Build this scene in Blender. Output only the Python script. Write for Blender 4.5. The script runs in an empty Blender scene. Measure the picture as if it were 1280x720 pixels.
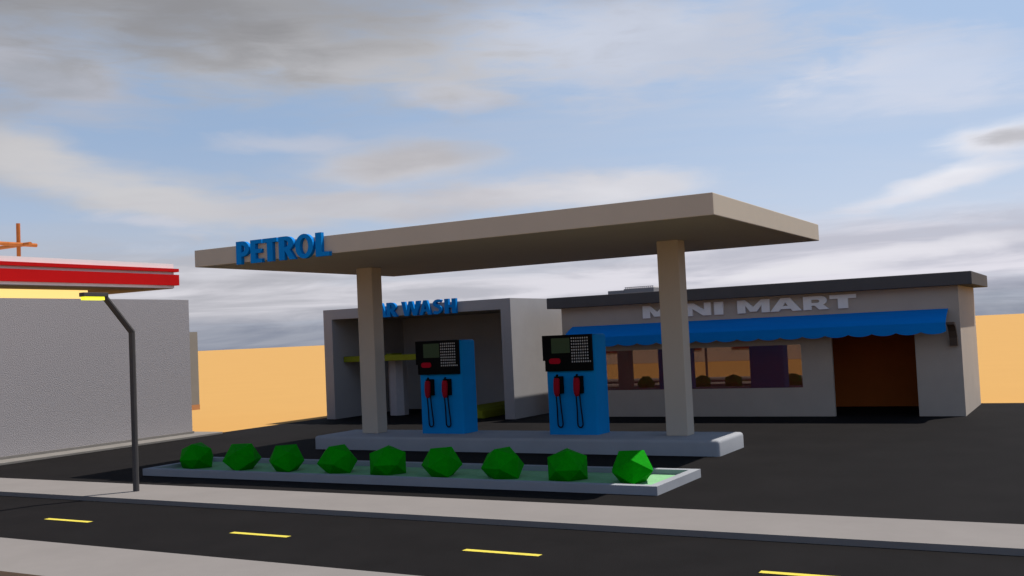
import bpy, bmesh, math, random
from mathutils import Vector, Matrix
from mathutils.geometry import tessellate_polygon
random.seed(7)
S = bpy.context.scene
C = S.collection
R = math.radians

# ------------------------------------------------------------------ helpers
def lin(c):
    return tuple(((v / 12.92) if v <= 0.04045 else ((v + 0.055) / 1.055) ** 2.4) for v in c)

MATS = {}
def mat(name, col, rough=0.8, spec=0.3, metal=0.0, var=0.06, vscale=3.0, bump=0.0, bscale=60.0,
        emit=None, estr=0.0, stretch=None, coat=0.0):
    """Principled material; base colour broken up by two object-space noises, optional bump."""
    m = bpy.data.materials.new(name); m.use_nodes = True
    nt = m.node_tree; N = nt.nodes; L = nt.links
    b = N['Principled BSDF']
    b.inputs['Roughness'].default_value = rough
    b.inputs['Specular IOR Level'].default_value = spec
    b.inputs['Metallic'].default_value = metal
    b.inputs['Coat Weight'].default_value = coat
    tc = N.new('ShaderNodeTexCoord')
    vec = tc.outputs['Object']
    if stretch:
        mp = N.new('ShaderNodeMapping'); mp.inputs['Scale'].default_value = stretch
        L.new(vec, mp.inputs['Vector']); vec = mp.outputs['Vector']
    n1 = N.new('ShaderNodeTexNoise'); n1.inputs['Scale'].default_value = vscale
    n1.inputs['Detail'].default_value = 7; n1.inputs['Roughness'].default_value = 0.62
    L.new(vec, n1.inputs['Vector'])
    r = N.new('ShaderNodeValToRGB')
    r.color_ramp.elements[0].position = 0.3; r.color_ramp.elements[1].position = 0.7
    r.color_ramp.elements[0].color = tuple(max(0, v * (1 - var)) for v in col) + (1,)
    r.color_ramp.elements[1].color = tuple(min(1, v * (1 + var)) for v in col) + (1,)
    L.new(n1.outputs['Fac'], r.inputs['Fac'])
    L.new(r.outputs['Color'], b.inputs['Base Color'])
    if bump > 0:
        n2 = N.new('ShaderNodeTexNoise'); n2.inputs['Scale'].default_value = bscale
        n2.inputs['Detail'].default_value = 4
        L.new(vec, n2.inputs['Vector'])
        bp = N.new('ShaderNodeBump'); bp.inputs['Strength'].default_value = bump
        bp.inputs['Distance'].default_value = 0.02
        L.new(n2.outputs['Fac'], bp.inputs['Height']); L.new(bp.outputs['Normal'], b.inputs['Normal'])
    if emit:
        b.inputs['Emission Color'].default_value = emit + (1,)
        b.inputs['Emission Strength'].default_value = estr
    MATS[name] = m
    return m

def tag(o, label=None, cat=None, group=None, kind=None):
    if label: o['label'] = label
    if cat: o['category'] = cat
    if group: o['group'] = group
    if kind: o['kind'] = kind
    return o

def thing(name, loc, label, cat, group=None, rz=0.0):
    o = bpy.data.objects.new(name, None); C.objects.link(o)
    o.location = loc; o.rotation_euler = (0, 0, rz); o.empty_display_size = 0.3
    return tag(o, label, cat, group)

def link(name, bm, m, parent=None, world=True, smooth=False, bevel=0.0, seg=2):
    """Link a bmesh as one mesh object. Coordinates are world ones; under a parent they become local."""
    if bevel > 0:
        bmesh.ops.bevel(bm, geom=list(bm.edges), offset=bevel, segments=seg, affect='EDGES', profile=0.5, clamp_overlap=True)
    bmesh.ops.recalc_face_normals(bm, faces=bm.faces)
    if world:
        p = parent; off = Vector((0, 0, 0))
        while p is not None:
            off += p.location; p = p.parent
        bmesh.ops.translate(bm, verts=bm.verts, vec=-off)
    me = bpy.data.meshes.new(name); bm.to_mesh(me); bm.free()
    for mm in (m if isinstance(m, (list, tuple)) else [m]): me.materials.append(mm)
    if smooth:
        for p in me.polygons: p.use_smooth = True
    o = bpy.data.objects.new(name, me); C.objects.link(o)
    if parent is not None: o.parent = parent
    return o

def box(bm, x0, x1, y0, y1, z0, z1):
    vs = [bm.verts.new(v) for v in ((x0,y0,z0),(x1,y0,z0),(x1,y1,z0),(x0,y1,z0),(x0,y0,z1),(x1,y0,z1),(x1,y1,z1),(x0,y1,z1))]
    for f in ((3,2,1,0),(4,5,6,7),(0,1,5,4),(1,2,6,5),(2,3,7,6),(3,0,4,7)):
        bm.faces.new([vs[i] for i in f])
    return bm

def B(*a):
    return box(bmesh.new(), *a)

def prism(bm, loops, axis, a, b):
    """loops: outer loop followed by holes, 2D. axis 'x': points (y,z) extruded in x a..b; 'y': (x,z); 'z': (x,y)."""
    def P(p, t):
        return {'x': (t, p[0], p[1]), 'y': (p[0], t, p[1]), 'z': (p[0], p[1], t)}[axis]
    tris = tessellate_polygon([[Vector((p[0], p[1], 0)) for p in l] for l in loops])
    flat = [p for l in loops for p in l]
    va = [bm.verts.new(P(p, a)) for p in flat]; vb = [bm.verts.new(P(p, b)) for p in flat]
    for t in tris:
        if len(set(t)) == 3:
            try:
                bm.faces.new([va[i] for i in t]); bm.faces.new([vb[i] for i in reversed(t)])
            except ValueError: pass
    k = 0
    for l in loops:
        n = len(l)
        for i in range(n):
            j = (i + 1) % n
            bm.faces.new([va[k+i], va[k+j], vb[k+j], vb[k+i]])
        k += n
    return bm

def tube(bm, pts, r, n=8, caps=True):
    pts = [Vector(p) for p in pts]; rings = []
    prev = None
    for i, p in enumerate(pts):
        if i == 0: t = pts[1] - p
        elif i == len(pts) - 1: t = p - pts[i-1]
        else: t = (p - pts[i-1]).normalized() + (pts[i+1] - p).normalized()
        t.normalize()
        ref = prev if prev is not None else (Vector((1,0,0)) if abs(t.x) < .9 else Vector((0,1,0)))
        u = (ref - t * ref.dot(t)).normalized(); v = t.cross(u); prev = u
        s = r
        if 0 < i < len(pts) - 1:
            c = (p - pts[i-1]).normalized().dot(t); s = r / max(c, .6)
        rings.append([bm.verts.new(p + (u * math.cos(2*math.pi*k/n) + v * math.sin(2*math.pi*k/n)) * s) for k in range(n)])
    for a, b in zip(rings, rings[1:]):
        for k in range(n):
            bm.faces.new([a[k], a[(k+1) % n], b[(k+1) % n], b[k]])
    if caps:
        bm.faces.new(list(reversed(rings[0]))); bm.faces.new(rings[-1])
    return bm

# ------------------------------------------------------------------ materials
mat('asphalt', (.0098, .0090, .0094), rough=0.92, spec=.06, var=.16, vscale=.9, bump=.25, bscale=90)
mat('road_asphalt', (.0098, .0090, .0094), rough=0.92, spec=.06, var=.16, vscale=1.3, bump=.25, bscale=90)
mat('sand', (.50, .288, .094), rough=1.0, spec=.06, var=.015, vscale=.25)
mat('pavement', (.212, .198, .192), rough=0.95, spec=.06, var=.05, vscale=1.2, bump=.15, bscale=70)
mat('kerb_concrete', (.20, .20, .21), rough=0.9, spec=.06, var=.05, vscale=2.2, bump=.1, bscale=60)
mat('planter_concrete', (.285, .30, .33), rough=0.85, spec=.06, var=.05, vscale=2, bump=.08, bscale=50)
mat('island_concrete', (.30, .315, .345), rough=0.85, spec=.06, var=.05, vscale=2, bump=.08, bscale=50)
mat('canopy_paint', (.46, .412, .350), rough=0.8, spec=.06, var=.03, vscale=1.1, bump=.04, bscale=40)
mat('mart_wall', (.42, .365, .315), rough=0.85, spec=.06, var=.04, vscale=1.5, bump=.08, bscale=50)
mat('mart_roof', (.092, .088, .090), rough=0.8, spec=.06, var=.06, vscale=2)
mat('interior_orange', (.50, .13, .028), rough=0.8, spec=.06, var=.06, vscale=1.3)
mat('wash_wall', (.32, .315, .325), rough=0.85, spec=.06, var=.04, vscale=1.5, bump=.08, bscale=50)
mat('olive', (.19, .21, .016), rough=0.65, spec=.06, var=.08, vscale=3)
mat('roller', (.34, .34, .37), rough=0.9, spec=.06, var=.06, vscale=9, stretch=(3, 3, .6))
mat('rough_render', (.33, .315, .33), rough=1, spec=.05, var=.07, vscale=30, bump=.75, bscale=48)
mat('slab_concrete', (.20, .19, .18), rough=0.95, spec=.06, var=.08, vscale=3, bump=.2, bscale=60)
mat('red_paint', (.48, .006, .007), rough=0.65, spec=.06, var=.03, vscale=2)
mat('white_trim', (.78, .75, .76), rough=0.65, spec=.06, var=.03, vscale=2)
mat('brown_box', (.30, .265, .225), rough=0.85, spec=.06, var=.05, vscale=2)
mat('orange_sill', (.62, .27, .11), rough=0.7, spec=.06, var=.04, vscale=2)
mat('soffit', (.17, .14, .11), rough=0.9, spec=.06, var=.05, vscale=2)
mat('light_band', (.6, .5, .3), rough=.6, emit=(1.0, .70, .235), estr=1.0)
mat('orange_paint', (.42, .13, .035), rough=0.65, spec=.06, var=.12, vscale=6)
mat('blue_paint', (.0010, .20, .60), rough=0.65, spec=.06, var=.05, vscale=2.5)
mat('pump_blue', (.0010, .225, .58), rough=0.65, spec=.06, var=.05, vscale=2.5)
mat('awning_blue', (.0010, .20, .62), rough=0.7, spec=.06, var=.06, vscale=2.5, stretch=(.3, 2, 2))
mat('sign_grey', (.80, .79, .78), rough=0.65, spec=.06, var=.03, vscale=4)
mat('black_plastic', (.0035, .0035, .004), rough=0.65, spec=.06, var=.1, vscale=5)
mat('screen', (.055, .085, .045), rough=0.65, spec=.06, var=.03, vscale=5)
mat('key_grey', (.42, .42, .42), rough=0.65, spec=.06)
mat('nozzle_red', (.30, .006, .018), rough=0.65, spec=.06, var=.05)
mat('slot_red', (.42, .004, .020), rough=0.65, spec=.06, var=.05)
mat('hose_rubber', (.006, .008, .014), rough=0.65, spec=.06)
mat('pole_metal', (.068, .066, .068), rough=0.65, spec=.06, metal=.0, var=.06, vscale=6)
mat('lamp_glow', (.6, .6, .1), emit=(.95, .92, .03), estr=1.0)
mat('bush_green', (.001, .25, .001), rough=0.75, spec=.06, var=.12, vscale=9, bump=.35, bscale=35)
mat('bed_green', (.22, .45, .24), rough=0.95, spec=.06, var=.10, vscale=9, bump=.3, bscale=40)
mat('yellow_paint', (.62, .52, .08), rough=0.8, spec=.06, var=.08, vscale=8)
mat('unit_metal', (.22, .215, .225), rough=0.65, spec=.06, var=.06, vscale=5)
mat('shutter_red', (.10, .02, .015), rough=.7)
mat('bracket_brown', (.10, .075, .06), rough=0.7, spec=.06)

def glass_mat():
    m = bpy.data.materials.new('shop_glass'); m.use_nodes = True
    nt = m.node_tree; N = nt.nodes; L = nt.links
    N.remove(N['Principled BSDF'])
    out = N['Material Output']
    g = N.new('ShaderNodeBsdfGlossy'); g.inputs['Roughness'].default_value = 0.0
    g.inputs['Color'].default_value = (.95, .82, .72, 1)
    t = N.new('ShaderNodeBsdfTransparent'); t.inputs['Color'].default_value = (.80, .60, .62, 1)
    mx = N.new('ShaderNodeMixShader')
    df = N.new('ShaderNodeBsdfDiffuse'); df.inputs['Color'].default_value = (.20, .035, .030, 1)
    m2 = N.new('ShaderNodeMixShader'); m2.inputs[0].default_value = .45
    L.new(t.outputs[0], m2.inputs[1]); L.new(df.outputs[0], m2.inputs[2])
    tc = N.new('ShaderNodeTexCoord'); n = N.new('ShaderNodeTexNoise'); n.inputs['Scale'].default_value = 1.7
    mr = N.new('ShaderNodeMapRange'); mr.inputs['To Min'].default_value = .13; mr.inputs['To Max'].default_value = .145
    L.new(tc.outputs['Object'], n.inputs['Vector']); L.new(n.outputs['Fac'], mr.inputs['Value'])
    L.new(mr.outputs['Result'], mx.inputs['Fac'])
    L.new(m2.outputs[0], mx.inputs[1]); L.new(g.outputs[0], mx.inputs[2]); L.new(mx.outputs[0], out.inputs['Surface'])
    MATS['glass'] = m
glass_mat()
M = MATS

# ------------------------------------------------------------------ ground, road, pavements
def struct(name, bm, m, **k):
    return tag(link(name, bm, m, **k), kind='structure')

bm = bmesh.new()
g = 3000
bm.faces.new([bm.verts.new(v) for v in ((-g,-g,-.012),(g,-g,-.012),(g,g,-.012),(-g,g,-.012))])
struct('sandy_ground', bm, M['sand'])
struct('road', B(-90, 60, 8.08, 10.88, -.3, 0.0), M['road_asphalt'])
struct('forecourt', B(-21.25, 14, 12.13, 29.3, -.3, 0.0), M['asphalt'])
struct('pavement', B(-90, 60, 10.88, 12.13, -.3, .07), M['pavement'])
struct('near_pavement', B(-90, 60, 6.81, 8.08, -.3, .07), M['pavement'])
x = -13.26
xs = [-26.9 - 3.45*4 + 3.45*i for i in range(0, 4)] + [-23.5, -20.1, -16.65, -13.18, -9.58, -6.13, -2.87, .6, 4.05, 7.5, 10.95]
bm = bmesh.new()
for x in xs:
    vs = [bm.verts.new(v) for v in ((x, 9.455, .004), (x + .94, 9.455, .004), (x + .94, 9.545, .004), (x, 9.545, .004))]
    bm.faces.new(vs)
struct('lane_markings', bm, M['yellow_paint'])

# ------------------------------------------------------------------ letters
def arc(cx, cy, rx, ry, a0, a1, n=14):
    return [(cx + rx * math.cos(R(a0 + (a1 - a0) * i / n)), cy + ry * math.sin(R(a0 + (a1 - a0) * i / n))) for i in range(n + 1)]

def stroke(pts, w):
    L_, R_ = [], []
    for i, p in enumerate(pts):
        a = pts[max(i-1, 0)]; b = pts[min(i+1, len(pts)-1)]
        dx, dy = b[0]-a[0], b[1]-a[1]; l = math.hypot(dx, dy)
        nx, ny = -dy/l*w/2, dx/l*w/2
        L_.append((p[0]+nx, p[1]+ny)); R_.append((p[0]-nx, p[1]-ny))
    return L_ + R_[::-1]

def glyph(ch, t=.25):
    """Upright bold sans letters, height 1. Returns (width, [loops])."""
    if ch == 'P':
        return .64, [[(0,0),(t,0),(t,.33),(.30,.33)] + arc(.30,.665,.33,.335,-88,88) + [(.30,1),(0,1)],
                     [(t,.51),(.28,.51)] + arc(.28,.665,.13,.155,-85,85,8) + [(.28,.82),(t,.82)]]
    if ch == 'R':
        return .70, [[(0,0),(t,0),(t,.37),(.27,.37),(.46,0),(.71,0),(.47,.42)] + arc(.31,.69,.33,.31,-55,88) + [(.30,1),(0,1)],
                     [(t,.54),(.28,.54)] + arc(.28,.685,.13,.145,-85,85,8) + [(.28,.83),(t,.83)]]
    if ch == 'E':
        return .56, [[(0,0),(.56,0),(.56,.17),(t,.17),(t,.42),(.52,.42),(.52,.59),(t,.59),(t,.83),(.55,.83),(.55,1),(0,1)]]
    if ch == 'T':
        m = .31; return .62, [[(m-t/2,0),(m+t/2,0),(m+t/2,.82),(.62,.82),(.62,1),(0,1),(0,.82),(m-t/2,.82)]]
    if ch == 'L':
        return .56, [[(0,0),(.56,0),(.56,.18),(t,.18),(t,1),(0,1)]]
    if ch == 'O':
        return .80, [arc(.40,.5,.40,.52,0,345,23), arc(.40,.5,.185,.34,0,345,23)]
    if ch == 'H':
        return .70, [[(0,0),(t,0),(t,.40),(.70-t,.40),(.70-t,0),(.70,0),(.70,1),(.70-t,1),(.70-t,.58),(t,.58),(t,1),(0,1)]]
    if ch == 'C':
        return .66, [stroke(arc(.42,.5,.31,.41,50,310,22), .2)]
    if ch == 'S':
        c = [(.52,.86),(.44,.90),(.34,.91),(.22,.88),(.13,.78),(.14,.66),(.24,.57),(.38,.49),(.48,.40),(.50,.27),(.42,.14),(.28,.09),(.16,.10),(.06,.15)]
        return .60, [stroke(c, .19)]
    if ch == 'A':
        return .74, [[(0,0),(.21,0),(.265,.22),(.475,.22),(.53,0),(.74,0),(.48,1),(.26,1)], [(.30,.38),(.44,.38),(.37,.72)]]
    if ch == 'W':
        return 1.06, [[(.17,0),(.40,0),(.53,.62),(.66,0),(.89,0),(1.06,1),(.85,1),(.76,.36),(.63,1),(.43,1),(.30,.36),(.21,1),(0,1)]]

def wide(ch):
    """Extended heavy letters of the shop sign, height 1."""
    if ch == 'M':
        return 2.5, [[(0,0),(.62,0),(.62,.58),(.98,.10),(1.50,.10),(1.88,.58),(1.88,0),(2.5,0),(2.5,1),(1.86,1),(1.25,.47),(.62,1),(0,1)]]
    if ch == 'N':
        return 2.35, [[(0,0),(.60,0),(.60,.56),(1.62,0),(2.35,0),(2.35,1),(1.73,1),(1.73,.46),(.72,1),(0,1)]]
    if ch == 'I':
        return .74, [[(0,0),(.74,0),(.74,1),(0,1)]]
    if ch == 'A':
        return 2.4, [[(0,0),(.66,0),(.80,.17),(1.58,.17),(1.72,0),(2.4,0),(1.55,1),(.84,1)], [(1.0,.40),(1.38,.40),(1.19,.66)]]
    if ch == 'R':
        return 2.1, [[(0,0),(.66,0),(.66,.30),(.92,.30),(1.28,0),(2.1,0),(1.60,.36)] + arc(1.42,.67,.50,.33,-55,88,12) + [(0,1)],
                     [(.66,.50),(1.14,.50)] + arc(1.16,.62,.17,.11,-80,80,6) + [(1.14,.74),(.66,.74)]]
    if ch == 'T':
        m = .98; return 1.96, [[(m-.37,0),(m+.37,0),(m+.37,.72),(1.96,.72),(1.96,1),(0,1),(0,.72),(m-.37,.72)]]

def letter(ch, x0, x1, z0, z1, yf, yb, m, parent, fn):
    w, loops = fn(ch)
    sx, sz = (x1 - x0) / w, (z1 - z0)
    loops = [[(x0 + p[0] * sx, z0 + p[1] * sz) for p in l] for l in loops]
    return link('letter', prism(bmesh.new(), loops, 'y', yf, yb), m, parent)

# ------------------------------------------------------------------ forecourt canopy
t = thing('forecourt_canopy', (-10.3, 18.48, 0), 'long flat beige canopy on two square columns standing over the blue fuel pumps', 'canopy')
link('roof', B(-15.68, -4.86, 14.78, 21.5, 3.97, 4.31), M['canopy_paint'], t, bevel=.012)
for cx in (-14.165, -6.965):
    link('column', B(cx - .215, cx + .215, 18.31, 18.67, .288, 3.972), M['canopy_paint'], t, bevel=.012)
# small junction plates keep the foot of each column clean
s = thing('petrol_sign', (-13.3, 14.7, 3.92), 'raised blue capital letters PETROL on the front edge of the beige canopy', 'sign')
px = [('P', -14.465, -14.12), ('E', -14.09, -13.80), ('T', -13.77, -13.42), ('R', -13.37, -12.97), ('O', -12.96, -12.53), ('L', -12.47, -12.15)]
for ch, a, b in px:
    letter(ch, a, b, 3.93, 4.375, 14.70, 14.779, M['blue_paint'], s, glyph)

# ------------------------------------------------------------------ pump island
t = B(-15.22, -5.94, 17.66, 19.14, -.02, .29)
bmesh.ops.bevel(t, geom=[e for e in t.edges if max(v.co.z for v in e.verts) > .2], offset=.065, segments=4, affect='EDGES', profile=.5)
isl = link('pump_island', t, M['island_concrete'])
for p in isl.data.polygons: p.use_smooth = True
try:
    isl.data.set_sharp_from_angle(angle=R(35))
except Exception: pass
tag(isl, 'long raised concrete island with rounded rim under both fuel pumps', 'kerb island')

# ------------------------------------------------------------------ fuel pump
def make_pump(x0, label):
    w, y0, y1, z0, z1 = 1.09, 18.35, 18.93, .287, 2.27
    r = thing('fuel_pump', (x0 + w/2, (y0 + y1)/2, z0), label, 'fuel pump', 'blue fuel pumps on the island')
    bm = B(x0, x0 + w, y0, y1, z0, z1)
    es = [e for e in bm.edges if abs(e.verts[0].co.z - e.verts[1].co.z) > .5 or min(v.co.z for v in e.verts) > 1]
    bmesh.ops.bevel(bm, geom=es, offset=.05, segments=4, affect='EDGES', profile=.5)
    o = link('body', bm, M['pump_blue'], r)
    for p in o.data.polygons: p.use_smooth = True
    o.data.set_sharp_from_angle(angle=R(35))
    bx0 = x0; x0 = x0 + .065     # fittings sit a touch right of the body edge
    # L shaped black panel wrapping past the left side of the body
    yf = 18.27
    pan = link('control_panel', prism(bmesh.new(), [[(x0 - .09, 1.77), (bx0 + .022, 1.77), (bx0 + .022, 1.555), (x0 + .995, 1.555), (x0 + .995, 2.275), (x0 - .09, 2.275)]], 'y', yf, 18.349), M['black_plastic'], r, bevel=.006, seg=1)
    link('screen', B(x0 + .12, x0 + .53, yf - .008, yf + .01, 1.915, 2.215), M['screen'], pan, bevel=.003, seg=1)
    # rounded red card slot
    cx, cz = x0 + .185, 1.76
    pts = arc(cx + .075, cz, .055, .055, -90, 90, 8) + arc(cx - .075, cz, .055, .055, 90, 270, 8)
    link('card_slot', prism(bmesh.new(), [pts], 'y', yf - .014, yf + .01), M['slot_red'], pan)
    for j in range(9):
        z = 2.205 - j * .058
        for i in range(9 if j == 8 else 8):
            x = x0 + .575 + i * .049
            link('key', B(x - .012, x + .012, yf - .008, yf + .004, z - .015, z + .015), M['key_grey'], pan)
    for k, hx in enumerate((x0 + .205, x0 + .645)):
        ho = link('nozzle_holster', B(hx - .062, hx + .118, 18.265, 18.352, 1.11, 1.455), M['black_plastic'], r, bevel=.012, seg=2)
        # red nozzle grip: tapered rounded body hung in the holster, black spout cap on top
        bm = bmesh.new(); rings = []
        for z, rx, ry, dy in ((1.425, .046, .035, .012), (1.40, .064, .045, .012), (1.31, .070, .052, .008), (1.20, .068, .052, 0), (1.11, .056, .045, 0), (1.06, .034, .030, .004)):
            rings.append([bm.verts.new((hx + .012 + rx * math.cos(2*math.pi*i/12), 18.225 + dy + ry * math.sin(2*math.pi*i/12), z)) for i in range(12)])
        for a, b in zip(rings, rings[1:]):
            for i in range(12): bm.faces.new([a[i], a[(i+1) % 12], b[(i+1) % 12], b[i]])
        bm.faces.new(rings[0]); bm.faces.new(rings[-1][::-1])
        link('nozzle', bm, M['nozzle_red'], ho, smooth=True)
        link('spout', tube(bmesh.new(), [(hx + .02, 18.23, 1.42), (hx + .02, 18.235, 1.46), (hx + .02, 18.262, 1.485)], .022, 8), M['black_plastic'], ho, smooth=True)
        hp = [(hx - .008, 18.23, 1.09), (hx - .012, 18.25, .95), (hx - .022, 18.28, .80), (hx - .034, 18.30, .62), (hx - .036, 18.305, .53)]
        hp += [(hx + .020 + .056 * math.cos(R(a)), 18.308, .505 + .066 * math.sin(R(a))) for a in range(180, 361, 20)]
        hp += [(hx + .074, 18.30, .62), (hx + .064, 18.285, .80), (hx + .052, 18.28, .98), (hx + .046, 18.275, 1.12)]
        link('hose', tube(bmesh.new(), hp, .0145, 8), M['hose_rubber'], ho, smooth=True)
    return r

def copy_tree(o, parent=None):
    c = o.copy(); C.objects.link(c)
    if parent is not None:
        c.parent = parent
    for ch in list(o.children): copy_tree(ch, c)
    return c

p1 = make_pump(-12.80, 'blue fuel pump with black keypad panel in front of the car wash opening')
p2 = copy_tree(p1)
p2.location.x += 12.80 - 9.695
p2['label'] = 'blue fuel pump with black keypad panel beside the mini mart window'

# ------------------------------------------------------------------ planter and bushes
t = thing('planter_bed', (-10.6, 14.3, 0), 'long low pale concrete planter bed with green filling beside the pavement', 'planter')
X0, X1, Y0, Y1, W_ = -15.75, -5.43, 13.40, 15.20, .14
link('kerb_frame', prism(bmesh.new(), [[(X0,Y0),(X1,Y0),(X1,Y1),(X0,Y1)], [(X0+W_,Y0+W_),(X1-W_,Y0+W_),(X1-W_,Y1-W_),(X0+W_,Y1-W_)]], 'z', 0.001, .128), M['planter_concrete'], t)
link('grass_bed', B(X0+W_+.001, X1-W_-.001, Y0+W_+.001, Y1-W_-.001, .002, .05), M['bed_green'], t)

def facet_ball(bm, q):
    """twenty sided solid standing with an edge on top, q = half length of that edge"""
    f = (1 + 5 ** .5) / 2
    vs = [bm.verts.new(Vector(v) * q) for v in [(0, a_, b_ * f) for a_ in (-1, 1) for b_ in (-1, 1)] + [(a_, b_ * f, 0) for a_ in (-1, 1) for b_ in (-1, 1)] + [(a_ * f, 0, b_) for a_ in (-1, 1) for b_ in (-1, 1)]]
    bmesh.ops.convex_hull(bm, input=vs)

looks = ['leftmost in the planter nearest the lamp post', 'second from the left end of the planter', 'third from the left end of the planter',
         'fourth from the left end, below the island corner', 'middle one of the nine, below the first pump',
         'fourth from the right end of the planter', 'third from the right end, between the two pumps',
         'second from the right end, below the right pump', 'rightmost, with one sunlit facet']
BX = [-15.194, -14.012, -12.92, -11.745, -10.647, -9.543, -8.377, -7.219, -6.142]
BY = 14.22
turn = [62, -20, 6, 44, 82, 18, 50, 90, 0]
for i, x in enumerate(BX):
    bm = bmesh.new()
    facet_ball(bm, .187 + .004 * math.sin(i * 2.3))
    # the top edge (local y) is turned by turn[i] from lying across the sight line of the road
    yaw = math.atan2(-x, BY) + R(turn[i] - 90)
    bmesh.ops.rotate(bm, verts=bm.verts, cent=(0, 0, 0), matrix=Matrix.Rotation(yaw, 3, 'Z'))
    bmesh.ops.scale(bm, verts=bm.verts, vec=(1.01, 1.01, .95))
    bmesh.ops.translate(bm, verts=bm.verts, vec=(x, BY, .232))
    for v in bm.verts: v.co.z = max(v.co.z, .048)
    bmesh.ops.translate(bm, verts=bm.verts, vec=(-x, -BY, -.048))
    o = link('faceted_bush', bm, M['bush_green'], world=False)
    o.location = (x, BY, .048)
    tag(o, 'faceted green bush, ' + looks[i], 'bush', 'bushes clipped into facets along the planter')

# ------------------------------------------------------------------ mini mart
t = thing('mini_mart', (-7.8, 27.3, 0), 'low beige shop with dark flat roof, blue scalloped awning and open doorway', 'shop')
MX0, MX1, MY0, MY1 = -12.93, -2.72, 25.54, 29.03
WX0, WX1, WZ0, WZ1 = -12.3, -6.375, .71, 1.77
DX0, DX1, DZ = -5.635, -3.722, 1.95
bm = bmesh.new()
# front wall with window and door openings (as one outline with a hole)
prism(bm, [[(MX0,0.0),(DX0,0.0),(DX0,DZ),(DX1,DZ),(DX1,0.0),(MX1,0.0),(MX1,3.0),(MX0,3.0)],
           [(WX0,WZ0),(WX1,WZ0),(WX1,WZ1),(WX0,WZ1)]], 'y', MY0, MY0 + .12)
box(bm, MX0, MX0 + .12, MY0 + .12, MY1, 0, 3.0)
box(bm, MX1 - .12, MX1, MY0 + .12, MY1, 0, 3.0)
box(bm, MX0 + .12, MX1 - .12, MY1 - .12, MY1, 0, 3.0)
link('wall', bm, M['mart_wall'], t)
bm = bmesh.new()   # interior lining
box(bm, MX0 + .121, MX1 - .121, 28.46, 28.5, .001, 2.998)
box(bm, MX0 + .121, MX0 + .15, MY0 + .15, 28.459, .001, 2.998)
box(bm, MX1 - .15, MX1 - .121, MY0 + .15, 28.459, .001, 2.998)
box(bm, MX0 + .151, MX1 - .151, MY0 + .15, 28.459, 2.96, 2.998)
link('interior_lining', bm, M['interior_orange'], t)
roof = link('roof', B(-13.23, -2.39, 25.25, 29.14, 3.001, 3.30), M['mart_roof'], t, bevel=.01, seg=1)
link('window', B(WX0 + .001, WX1 - .001, MY0 + .035, MY0 + .045, WZ0 + .001, WZ1 - .001), M['glass'], t)
# awning: curved slope plus a scalloped valance, and its two end brackets
AX0, AX1 = -12.60, -2.955
slope = [(25.538, 2.478), (25.40, 2.43), (25.24, 2.36), (25.08, 2.28), (24.96, 2.19), (24.935, 2.155)]
sec = slope + [(y + .012, z - .022) for y, z in reversed(slope[:-1])] 
sec = slope + [(24.955, 2.145)] + [(p[0] - .0 + .008, p[1] - .022) for p in reversed(slope[:-1])]
sec = [(min(p[0], 25.538), p[1]) for p in sec]
aw = link('awning', prism(bmesh.new(), [sec], 'x', AX0, AX1), M['awning_blue'], t)
n = 18; wv = (AX1 - AX0) / n
low = []
for k in range(n):
    xa = AX0 + k * wv
    m_ = 8
    for i in range(m_ + (1 if k == n-1 else 0)):
        u = i / m_
        low.append((xa + u * wv, 1.965 - .060 * math.sin(math.pi * u) ** .7 if 0 < u < 1 else 1.965))
link('valance', prism(bmesh.new(), [low + [(AX1, 2.165), (AX0, 2.165)]], 'y', 24.920, 24.936), M['awning_blue'], aw)
for bx, sg in ((AX1, 1), (AX0, -1)):
    prof = [(24.95, 2.165), (25.05, 2.165), (25.20, 2.13), (25.34, 2.03), (25.45, 1.86), (25.50, 1.78), (25.538, 1.78), (25.538, 1.62), (25.40, 1.62), (25.36, 1.80), (25.26, 1.96), (25.12, 2.07), (24.95, 2.11)]
    link('bracket', prism(bmesh.new(), [prof], 'x', bx + sg * .005, bx + sg * .17), M['bracket_brown'], aw)

s = thing('mini_mart_sign', (-7.7, 25.48, 2.6), 'wide raised grey letters MINI MART on the shop wall above the blue awning', 'sign')
for ch, a, b in (('M', -10.48, -9.66), ('I', -9.585, -9.345), ('N', -9.27, -8.60), ('I', -8.51, -8.275), ('M', -7.90, -7.075), ('A', -7.065, -6.285), ('R', -6.24, -5.615), ('T', -5.60, -4.98)):
    letter(ch, a, b, 2.605, 2.935, 25.48, 25.539, M['sign_grey'], s, wide)

# rooftop unit: low duct box with a louvred cooling unit beside it
t = thing('rooftop_cooling_unit', (-11.5, 27.5, 3.301), 'low grey cooling unit with slatted top on the dark shop roof', 'cooling unit')
link('duct', B(-12.28, -11.78, 27.3, 28.1, 3.302, 3.475), M['unit_metal'], t, bevel=.01, seg=1)
cas = link('casing', B(-11.779, -10.86, 27.3, 28.2, 3.302, 3.505), M['unit_metal'], t, bevel=.01, seg=1)
bm = bmesh.new()
for i in range(14):
    x = -11.74 + i * .064
    box(bm, x, x + .028, 27.33, 28.16, 3.507, 3.54)
link('slats', bm, M['white_trim'], cas)
for y in (27.33, 28.14):
    link('rail', B(-11.76, -10.88, y, y + .02, 3.5405, 3.552), M['pole_metal'], cas)

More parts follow.
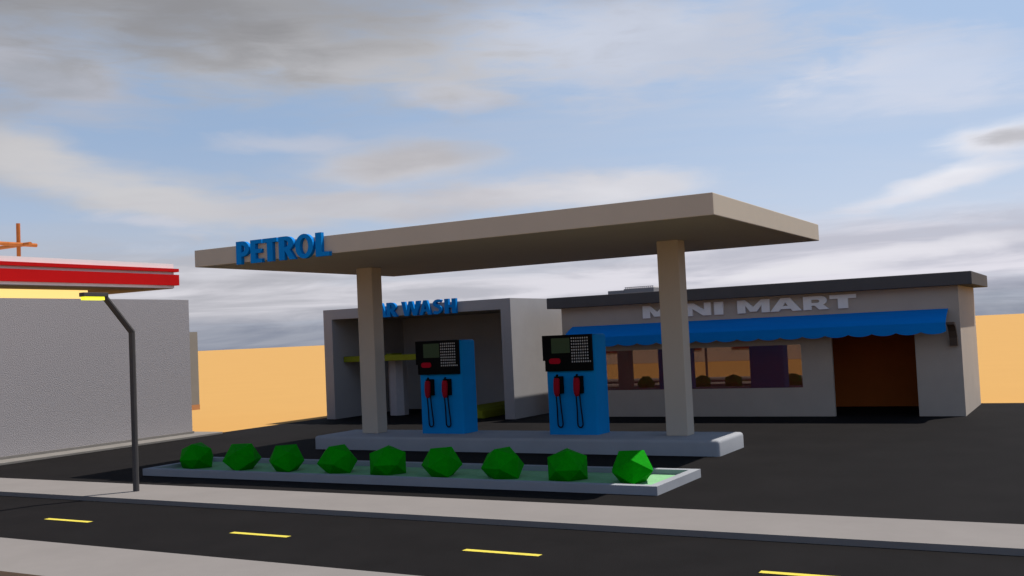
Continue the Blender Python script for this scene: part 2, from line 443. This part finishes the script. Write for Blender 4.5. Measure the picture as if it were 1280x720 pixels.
# ------------------------------------------------------------------ car wash
t = thing('car_wash', (-17.4, 26.8, 0), 'open fronted grey concrete car wash bay between the shop and the sand', 'car wash')
WX_0, WX_1, WY0, WY1, WT = -20.80, -14.12, 24.77, 28.95, 3.36
bm = bmesh.new()
prism(bm, [[(WX_0,0),(WX_0+.33,0),(WX_0+.33,3.06),(WX_1-.32,3.06),(WX_1-.32,0),(WX_1,0),(WX_1,WT),(WX_0,WT)]], 'y', WY0, 28.5)
box(bm, WX_0, WX_1, 28.5, WY1, 0, WT)
link('wall', bm, M['wash_wall'], t)
gan = thing('wash_gantry', (-18.9, 25.6, 0), 'yellow green beam across the car wash bay on a pale octagonal roller', 'wash machine')
link('beam', B(-20.46, -16.4, 25.25, 25.75, 1.72, 1.895), M['olive'], gan, bevel=.015)
bm = bmesh.new()
pts = [( -19.05 + .30*math.cos(R(22.5 + 45*i)), 26.15 + .30*math.sin(R(22.5 + 45*i))) for i in range(8)]
prism(bm, [pts], 'z', .012, 1.86)
link('roller', bm, M['roller'], gan)
link('roller_mount', B(-19.15, -18.95, 25.70, 26.25, 1.862, 1.93), M['olive'], gan)
ramp = prism(bmesh.new(), [[(-16.6, .002), (-15.25, .002), (-15.30, .20), (-15.42, .27), (-16.2, .30), (-16.5, .22)]], 'y', 24.95, 28.45)
tag(link('wheel_guide', ramp, M['olive'], bevel=.02), 'low yellow green wheel guide on the floor inside the car wash right wall', 'wheel guide')
s = thing('car_wash_sign', (-17.4, 24.7, 3.0), 'raised blue letters CAR WASH on the top edge of the grey wash bay', 'sign')
for ch, a, b in (('C', -19.12, -18.77), ('A', -18.74, -18.30), ('R', -18.30, -17.93), ('W', -17.76, -17.10), ('A', -17.12, -16.70), ('S', -16.66, -16.32), ('H', -16.24, -15.85)):
    letter(ch, a, b, 3.03, 3.455, 24.67, 24.769, M['blue_paint'], s, glyph)

# ------------------------------------------------------------------ restaurant on the left
t = thing('restaurant', (-24, 15, 0), 'grey rough walled building with red and white striped flat roof and lit yellow band', 'building')
link('wall', B(-23.4, -21.5, 6.0, 20.0, .061, 3.69), M['rough_render'], t)
RX, RY, Z = -22.40, 20.385, lambda z: 2.3 + (z - 2.3) * 22.44 / 21.04      # front line and far end of the flat roof
link('rear_wall', B(-33, -23.66, 3.0, 18.45, 0, 4.06), M['mart_wall'], t)
rf = link('roof', B(-33.5, RX - .06, 3.0, RY, Z(3.968), Z(4.605)), M['white_trim'], t)
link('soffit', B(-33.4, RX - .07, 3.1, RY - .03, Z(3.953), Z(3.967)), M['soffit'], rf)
def band(z0, z1, p):
    bm = bmesh.new()
    prism(bm, [[(RX - .059, 3.0), (RX - .059 + p, 3.0), (RX - .059 + p, RY + p), (-33.5, RY + p), (-33.5, RY + .001), (RX - .059, RY + .001)]], 'z', z0, z1)
    return bm
link('red_band', band(Z(4.39), Z(4.475), .10), M['red_paint'], rf)
link('red_band', band(Z(4.035), Z(4.315), .10), M['red_paint'], rf)
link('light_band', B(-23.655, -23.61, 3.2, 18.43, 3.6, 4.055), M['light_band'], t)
svc = link('service_box', B(-22.4, -21.86, 19.5, 20.62, .80, 2.82), M['brown_box'], t)
link('sill', B(-22.38, -21.858, 19.52, 20.63, .655, .799), M['orange_sill'], svc)
link('base_slab', B(-24.5, -20.83, 6.2, 20.45, 0, .06), M['slab_concrete'], t, bevel=.008, seg=1)
link('plinth', B(-21.499, -21.455, 6.0, 20.02, .0605, .12), M['slab_concrete'], t)

zr = Z(4.606)
t = thing('rooftop_scaffold', (-26.4, 18.35, zr), 'rusty orange pole frame standing on the white and red flat roof', 'scaffold')
OP = M['orange_paint']
link('post', tube(bmesh.new(), [(-26.4, 18.35, zr), (-26.4, 18.35, 6.13)], .055, 12), OP, t)
link('post', tube(bmesh.new(), [(-26.4, 13.0, zr), (-26.4, 13.0, 6.1)], .055, 12), OP, t)
link('post', tube(bmesh.new(), [(-30.0, 18.35, zr), (-30.0, 18.35, 6.1)], .055, 12), OP, t)
link('crossbar', tube(bmesh.new(), [(-26.31, 12.5, 5.505), (-26.31, 18.85, 5.525)], .055, 12), OP, t)
link('crossbar', tube(bmesh.new(), [(-30.5, 18.44, 5.505), (-26.0, 18.44, 5.525)], .055, 12), OP, t)

# ------------------------------------------------------------------ depot across the road (seen mirrored in the shop window)
t = thing('roadside_depot', (-24, -17, 0), 'pale low depot with dark red doors, mirrored in the mini mart window', 'building')
link('wall', B(-60, 10, -19, -15, 0, 4.2), M['mart_wall'], t)
link('roof', B(-60.3, 10.3, -19.3, -14.7, 4.201, 4.5), M['mart_roof'], t)
for xx in range(-56, 8, 5):
    link('shutter', B(xx, xx + 2.9, -14.999, -14.95, .8, 3.2), M['shutter_red'], t)

# ------------------------------------------------------------------ street lamp
t = thing('street_lamp', (-13.68, 11.5, .07), 'dark bent street lamp post with yellow light standing on the pavement', 'street lamp')
link('pole', tube(bmesh.new(), [(-13.68, 11.5, .0705), (-13.68, 11.5, 2.65), (-13.68, 10.96, 3.25)], .050, 10), M['pole_metal'], t)
hd = link('lamp_head', B(-13.74, -13.62, 10.56, 11.02, 3.218, 3.282), M['pole_metal'], t, bevel=.006, seg=1)
link('light_panel', B(-13.73, -13.63, 10.59, 10.95, 3.165, 3.2175), M['lamp_glow'], hd)

# ------------------------------------------------------------------ sky
sx, sy, sz = .33, .46, 1.0
sun_el = math.atan2(sz, math.hypot(sx, sy)); sun_az = math.atan2(sx, sy)
w = bpy.data.worlds.new('World'); S.world = w; w.use_nodes = True
nt = w.node_tree; N = nt.nodes; L = nt.links
for n_ in list(N): N.remove(n_)

def val(v):
    n_ = N.new('ShaderNodeValue'); n_.outputs[0].default_value = v; return n_.outputs[0]
def mth(op, a, b=None, c=None, clamp=False):
    n_ = N.new('ShaderNodeMath'); n_.operation = op; n_.use_clamp = clamp
    for i, q in enumerate((a, b, c)):
        if q is None: continue
        if isinstance(q, (int, float)): n_.inputs[i].default_value = q
        else: L.new(q, n_.inputs[i])
    return n_.outputs[0]
def mixc(f, a, b):
    n_ = N.new('ShaderNodeMix'); n_.data_type = 'RGBA'
    if isinstance(f, (int, float)): n_.inputs[0].default_value = f
    else: L.new(f, n_.inputs[0])
    for i, q in ((6, a), (7, b)):
        if isinstance(q, tuple): n_.inputs[i].default_value = q + (1,)
        else: L.new(q, n_.inputs[i])
    return n_.outputs[2]
def sstep(x, lo, hi, a=0.0, b=1.0):
    n_ = N.new('ShaderNodeMapRange'); n_.interpolation_type = 'SMOOTHSTEP'
    L.new(x, n_.inputs[0]) if not isinstance(x, (int, float)) else None
    n_.inputs[1].default_value = lo; n_.inputs[2].default_value = hi; n_.inputs[3].default_value = a; n_.inputs[4].default_value = b
    return n_.outputs[0]
def comb(x, y, z):
    n_ = N.new('ShaderNodeCombineXYZ')
    for i, q in enumerate((x, y, z)):
        if isinstance(q, (int, float)): n_.inputs[i].default_value = q
        else: L.new(q, n_.inputs[i])
    return n_.outputs[0]
def noise(v, scale, detail=6, rough=.55, dist=0.0):
    n_ = N.new('ShaderNodeTexNoise'); n_.inputs['Scale'].default_value = scale
    n_.inputs['Detail'].default_value = detail; n_.inputs['Roughness'].default_value = rough; n_.inputs['Distortion'].default_value = dist
    L.new(v, n_.inputs['Vector']); return n_.outputs['Fac']

tc = N.new('ShaderNodeTexCoord')
sp = N.new('ShaderNodeSeparateXYZ'); L.new(tc.outputs['Generated'], sp.inputs[0])
dx, dy, dz = sp.outputs
az = mth('MULTIPLY', mth('ARCTAN2', dx, dy), 57.2958)
el = mth('MULTIPLY', mth('ARCSINE', dz), 57.2958)
K = 10.0            # background strength is .1, so cloud radiances are given x10
sky = N.new('ShaderNodeTexSky'); sky.sky_type = 'NISHITA'; sky.sun_disc = False
sky.sun_elevation = sun_el; sky.sun_rotation = sun_az
sky.altitude = 200; sky.air_density = 1.0; sky.dust_density = .6; sky.ozone_density = 1.6

# clouds are mapped on a flat layer overhead, so they foreshorten towards the horizon
inv = mth('DIVIDE', 1.0, mth('ADD', mth('MAXIMUM', dz, 0.0), .085))
lx = mth('MULTIPLY', dx, inv); ly = mth('MULTIPLY', dy, inv)
# rotate to the view so streaks lie along the picture
ca, sa = math.cos(.52), math.sin(.52)
u = mth('ADD', mth('MULTIPLY', lx, ca), mth('MULTIPLY', ly, sa))
v = mth('SUBTRACT', mth('MULTIPLY', ly, ca), mth('MULTIPLY', lx, sa))
layer = comb(mth('MULTIPLY', u, .40), v, 0.0)
nA = noise(layer, .85, 9, .56, .35)
nB = mth('ADD', mth('MULTIPLY', noise(comb(mth('MULTIPLY', az, .085), mth('MULTIPLY', el, .62), 4.7), 1.0, 8, .58, .7), .75),
         mth('MULTIPLY', noise(comb(mth('MULTIPLY', az, .05), mth('MULTIPLY', el, 1.5), 9.7), 1.0, 5, .55, .5), .25))
wa = mth('MULTIPLY', mth('SUBTRACT', noise(comb(mth('MULTIPLY', az, .11), mth('MULTIPLY', el, .24), 1.3), 1.0, 3, .5), .5), 9.0)
we = mth('MULTIPLY', mth('SUBTRACT', noise(comb(mth('MULTIPLY', az, .12), mth('MULTIPLY', el, .30), 7.9), 1.0, 4, .5), .5), 2.6)
azw = mth('ADD', az, wa); elw = mth('ADD', el, we)
fine = mth('SUBTRACT', noise(comb(mth('MULTIPLY', az, .20), mth('MULTIPLY', el, .95), 3.0), 1.0, 7, .58, .4), .5)
broad = noise(comb(mth('MULTIPLY', az, .07), mth('MULTIPLY', el, .22), 12.0), 1.0, 5, .5, .3)

def blob(a0, e0, ra, re, tilt, soft=1.0, edge=(1.25, .25)):
    """soft edged bank of cloud centred on azimuth a0, elevation e0 (degrees)"""
    da = mth('SUBTRACT', azw, a0); de = mth('SUBTRACT', elw, e0)
    c_, s_ = math.cos(R(tilt)), math.sin(R(tilt))
    p = mth('DIVIDE', mth('ADD', mth('MULTIPLY', da, c_), mth('MULTIPLY', de, s_)), ra)
    q = mth('DIVIDE', mth('SUBTRACT', mth('MULTIPLY', de, c_), mth('MULTIPLY', da, s_)), re)
    d = mth('SQRT', mth('ADD', mth('MULTIPLY', p, p), mth('MULTIPLY', q, q)))
    d = mth('ADD', d, mth('MULTIPLY', fine, 1.5 * soft))
    return sstep(d, edge[0], edge[1])

def k(r_, g_, b_): return (r_ * K, g_ * K, b_ * K)
right = sstep(az, -48, -6)
blue = mixc(right, mixc(sstep(el, 3, 14), k(.42,.485,.62), k(.285,.40,.59)), mixc(sstep(el, 3, 14), k(.53,.59,.73), k(.40,.52,.72)))
high = sstep(el, 22, 48)
col = mixc(.82, sky.outputs[0], blue)
# thin veil
col = mixc(mth('MULTIPLY', sstep(nA, .42, .70), .38), col, mixc(right, k(.44,.45,.50), k(.60,.61,.68)))
LAYERS = [  # azimuth, elevation, radii, tilt, colour a, colour b, opacity, softness
    (-23.5, 15.6, 15.0, 3.2, -3, k(0.517,0.539,0.616), k(0.583,0.605,0.682), .80, 1.2),
    (-7.2, 12.6, 7.7, 2.4, -3, k(0.572,0.594,0.682), k(0.66,0.671,0.748), .50, 1.2),
    (-32.2, 13.4, 3.0, .7, -3, k(0.55,0.55,0.616), k(0.594,0.594,0.66), .55, 1.0),
    (-54.9, 14.6, 8.0, 2.6, -12, k(0.35,0.355,0.385), k(0.451,0.451,0.495), .88, .8),
    (-40.0, 15.7, 14.0, 2.9, -4, k(0.36,0.355,0.365), k(0.462,0.457,0.473), .94, .8),
    (-50.0, 18.6, 22.0, 3.4, -2, k(.25,.25,.265), k(.30,.30,.315), .95, .45),
    (-32.0, 20.8, 24.0, 2.8, -2, k(.28,.28,.295), k(.35,.345,.36), .85, .5),
    (-55.5, 10.3, 7.0, 2.0, -22, k(0.4,0.39,0.4), k(0.528,0.517,0.528), .95, .6),
    (-48.5, 8.3, 7.4, 1.45, -10, k(0.473,0.468,0.484), k(0.55,0.544,0.561), .95, .6),
    (-38.5, 7.5, 11.0, 1.25, 0, k(0.462,0.451,0.484), k(0.528,0.522,0.55), .90, .9),
    (-28.5, 7.9, 8.4, 1.0, 1, k(0.506,0.495,0.528), k(0.594,0.583,0.616), .90, .9),
    (-22.5, 7.9, 5.4, .9, -1, k(0.616,0.616,0.66), k(0.693,0.693,0.737), .85, .9),
    (-48.4, 6.8, 4.0, .45, -2, k(0.528,0.528,0.583), k(0.572,0.572,0.627), .60, 1.0),
    (-42.4, 11.2, 3.6, .65, 2, k(0.506,0.506,0.561), k(0.55,0.55,0.605), .55, 1.0),
    (-35.8, 9.9, 6.6, 1.5, 1, k(0.506,0.495,0.517), k(0.583,0.572,0.6), .95, .45),
    (-35.6, 10.3, 5.0, .9, 1, k(0.37,0.36,0.38), k(0.42,0.41,0.43), .50, .6),
    (-2.9, 8.6, 3.6, 1.4, 5, k(0.682,0.682,0.737), k(0.792,0.792,0.836), .90, .8),
    (-1.6, 8.8, 2.6, .65, 3, k(.40,.395,.42), k(.47,.46,.49), .75, .9),
    (-6.0, 6.7, 5.6, .72, 7, k(0.704,0.704,0.759), k(0.814,0.814,0.858), .92, .7),
]
for (a0, e0, ra, re, ti, ca_, cb_, op, so_) in LAYERS:
    col = mixc(mth('MULTIPLY', blob(a0, e0, ra, re, ti, so_), op), col, mixc(sstep(mth('ADD', broad, mth('MULTIPLY', fine, .35)), .36, .64), ca_, cb_))
# layered stratus low down, brighter towards the sun
lowband = sstep(mth('ADD', el, mth('MULTIPLY', fine, 2.4)), 6.6, 3.9)
streak = sstep(nB, .38, .62)
low = mixc(streak, mixc(right, k(.42,.42,.46), k(.48,.485,.56)), mixc(right, k(.63,.62,.665), k(.69,.675,.74)))
low = mixc(sstep(mth('ADD', el, mth('MULTIPLY', fine, 1.0)), 2.3, .8), low, mixc(streak, k(.20,.225,.295), k(.31,.33,.39)))
col = mixc(mth('MULTIPLY', lowband, sstep(nA, .28, .46, .72, 1.0)), col, low)
col = mixc(mth('MULTIPLY', blob(-8.0, 3.4, 7.0, .48, 5, .8), .70), col, k(.72,.71,.76))
col = mixc(mth('MULTIPLY', blob(-13.8, 2.5, 4.5, .40, 3, .8), .75), col, k(.72,.71,.75))
col = mixc(mth('MULTIPLY', blob(-45.0, 4.3, 6.0, .5, 1, .9), .6), col, k(.60,.60,.65))
c2 = mixc(high, col, k(.085,.13,.23))
bg = N.new('ShaderNodeBackground'); bg.inputs['Strength'].default_value = .1
L.new(c2, bg.inputs['Color'])
out = N.new('ShaderNodeOutputWorld'); L.new(bg.outputs[0], out.inputs['Surface'])
w.cycles.sampling_method = 'MANUAL'; w.cycles.sample_map_resolution = 512

# ------------------------------------------------------------------ sun
sd = bpy.data.lights.new('sun', 'SUN'); sd.energy = 5.0; sd.angle = R(.6); sd.color = (1.0, .93, .84)
so = bpy.data.objects.new('sun', sd); C.objects.link(so)
so.rotation_euler = Vector((sx, sy, sz)).to_track_quat('Z', 'Y').to_euler()
so.location = (20, 40, 60)

# ------------------------------------------------------------------ camera
cd = bpy.data.cameras.new('camera'); cd.sensor_width = 36; cd.lens = 36.078; cd.clip_end = 8000; cd.clip_start = .05
co = bpy.data.objects.new('camera', cd); C.objects.link(co)
r0 = Vector((0.86804693, 0.49437774, -0.04566372)); r1 = Vector((0.06278975, -0.01807994, 0.997863)); r2 = Vector((-0.49249566, 0.86905912, 0.04673609))
mw = Matrix((r0, r1, -r2)).transposed().to_4x4()
mw.translation = (0, 0, 2.3)
co.matrix_world = mw
S.camera = co

# ------------------------------------------------------------------ view
S.render.engine = 'CYCLES'
S.view_settings.view_transform = 'Standard'; S.view_settings.look = 'None'
S.view_settings.exposure = .14; S.view_settings.gamma = 1; S.view_settings.use_curve_mapping = False
S.render.resolution_x = 1024; S.render.resolution_y = 576
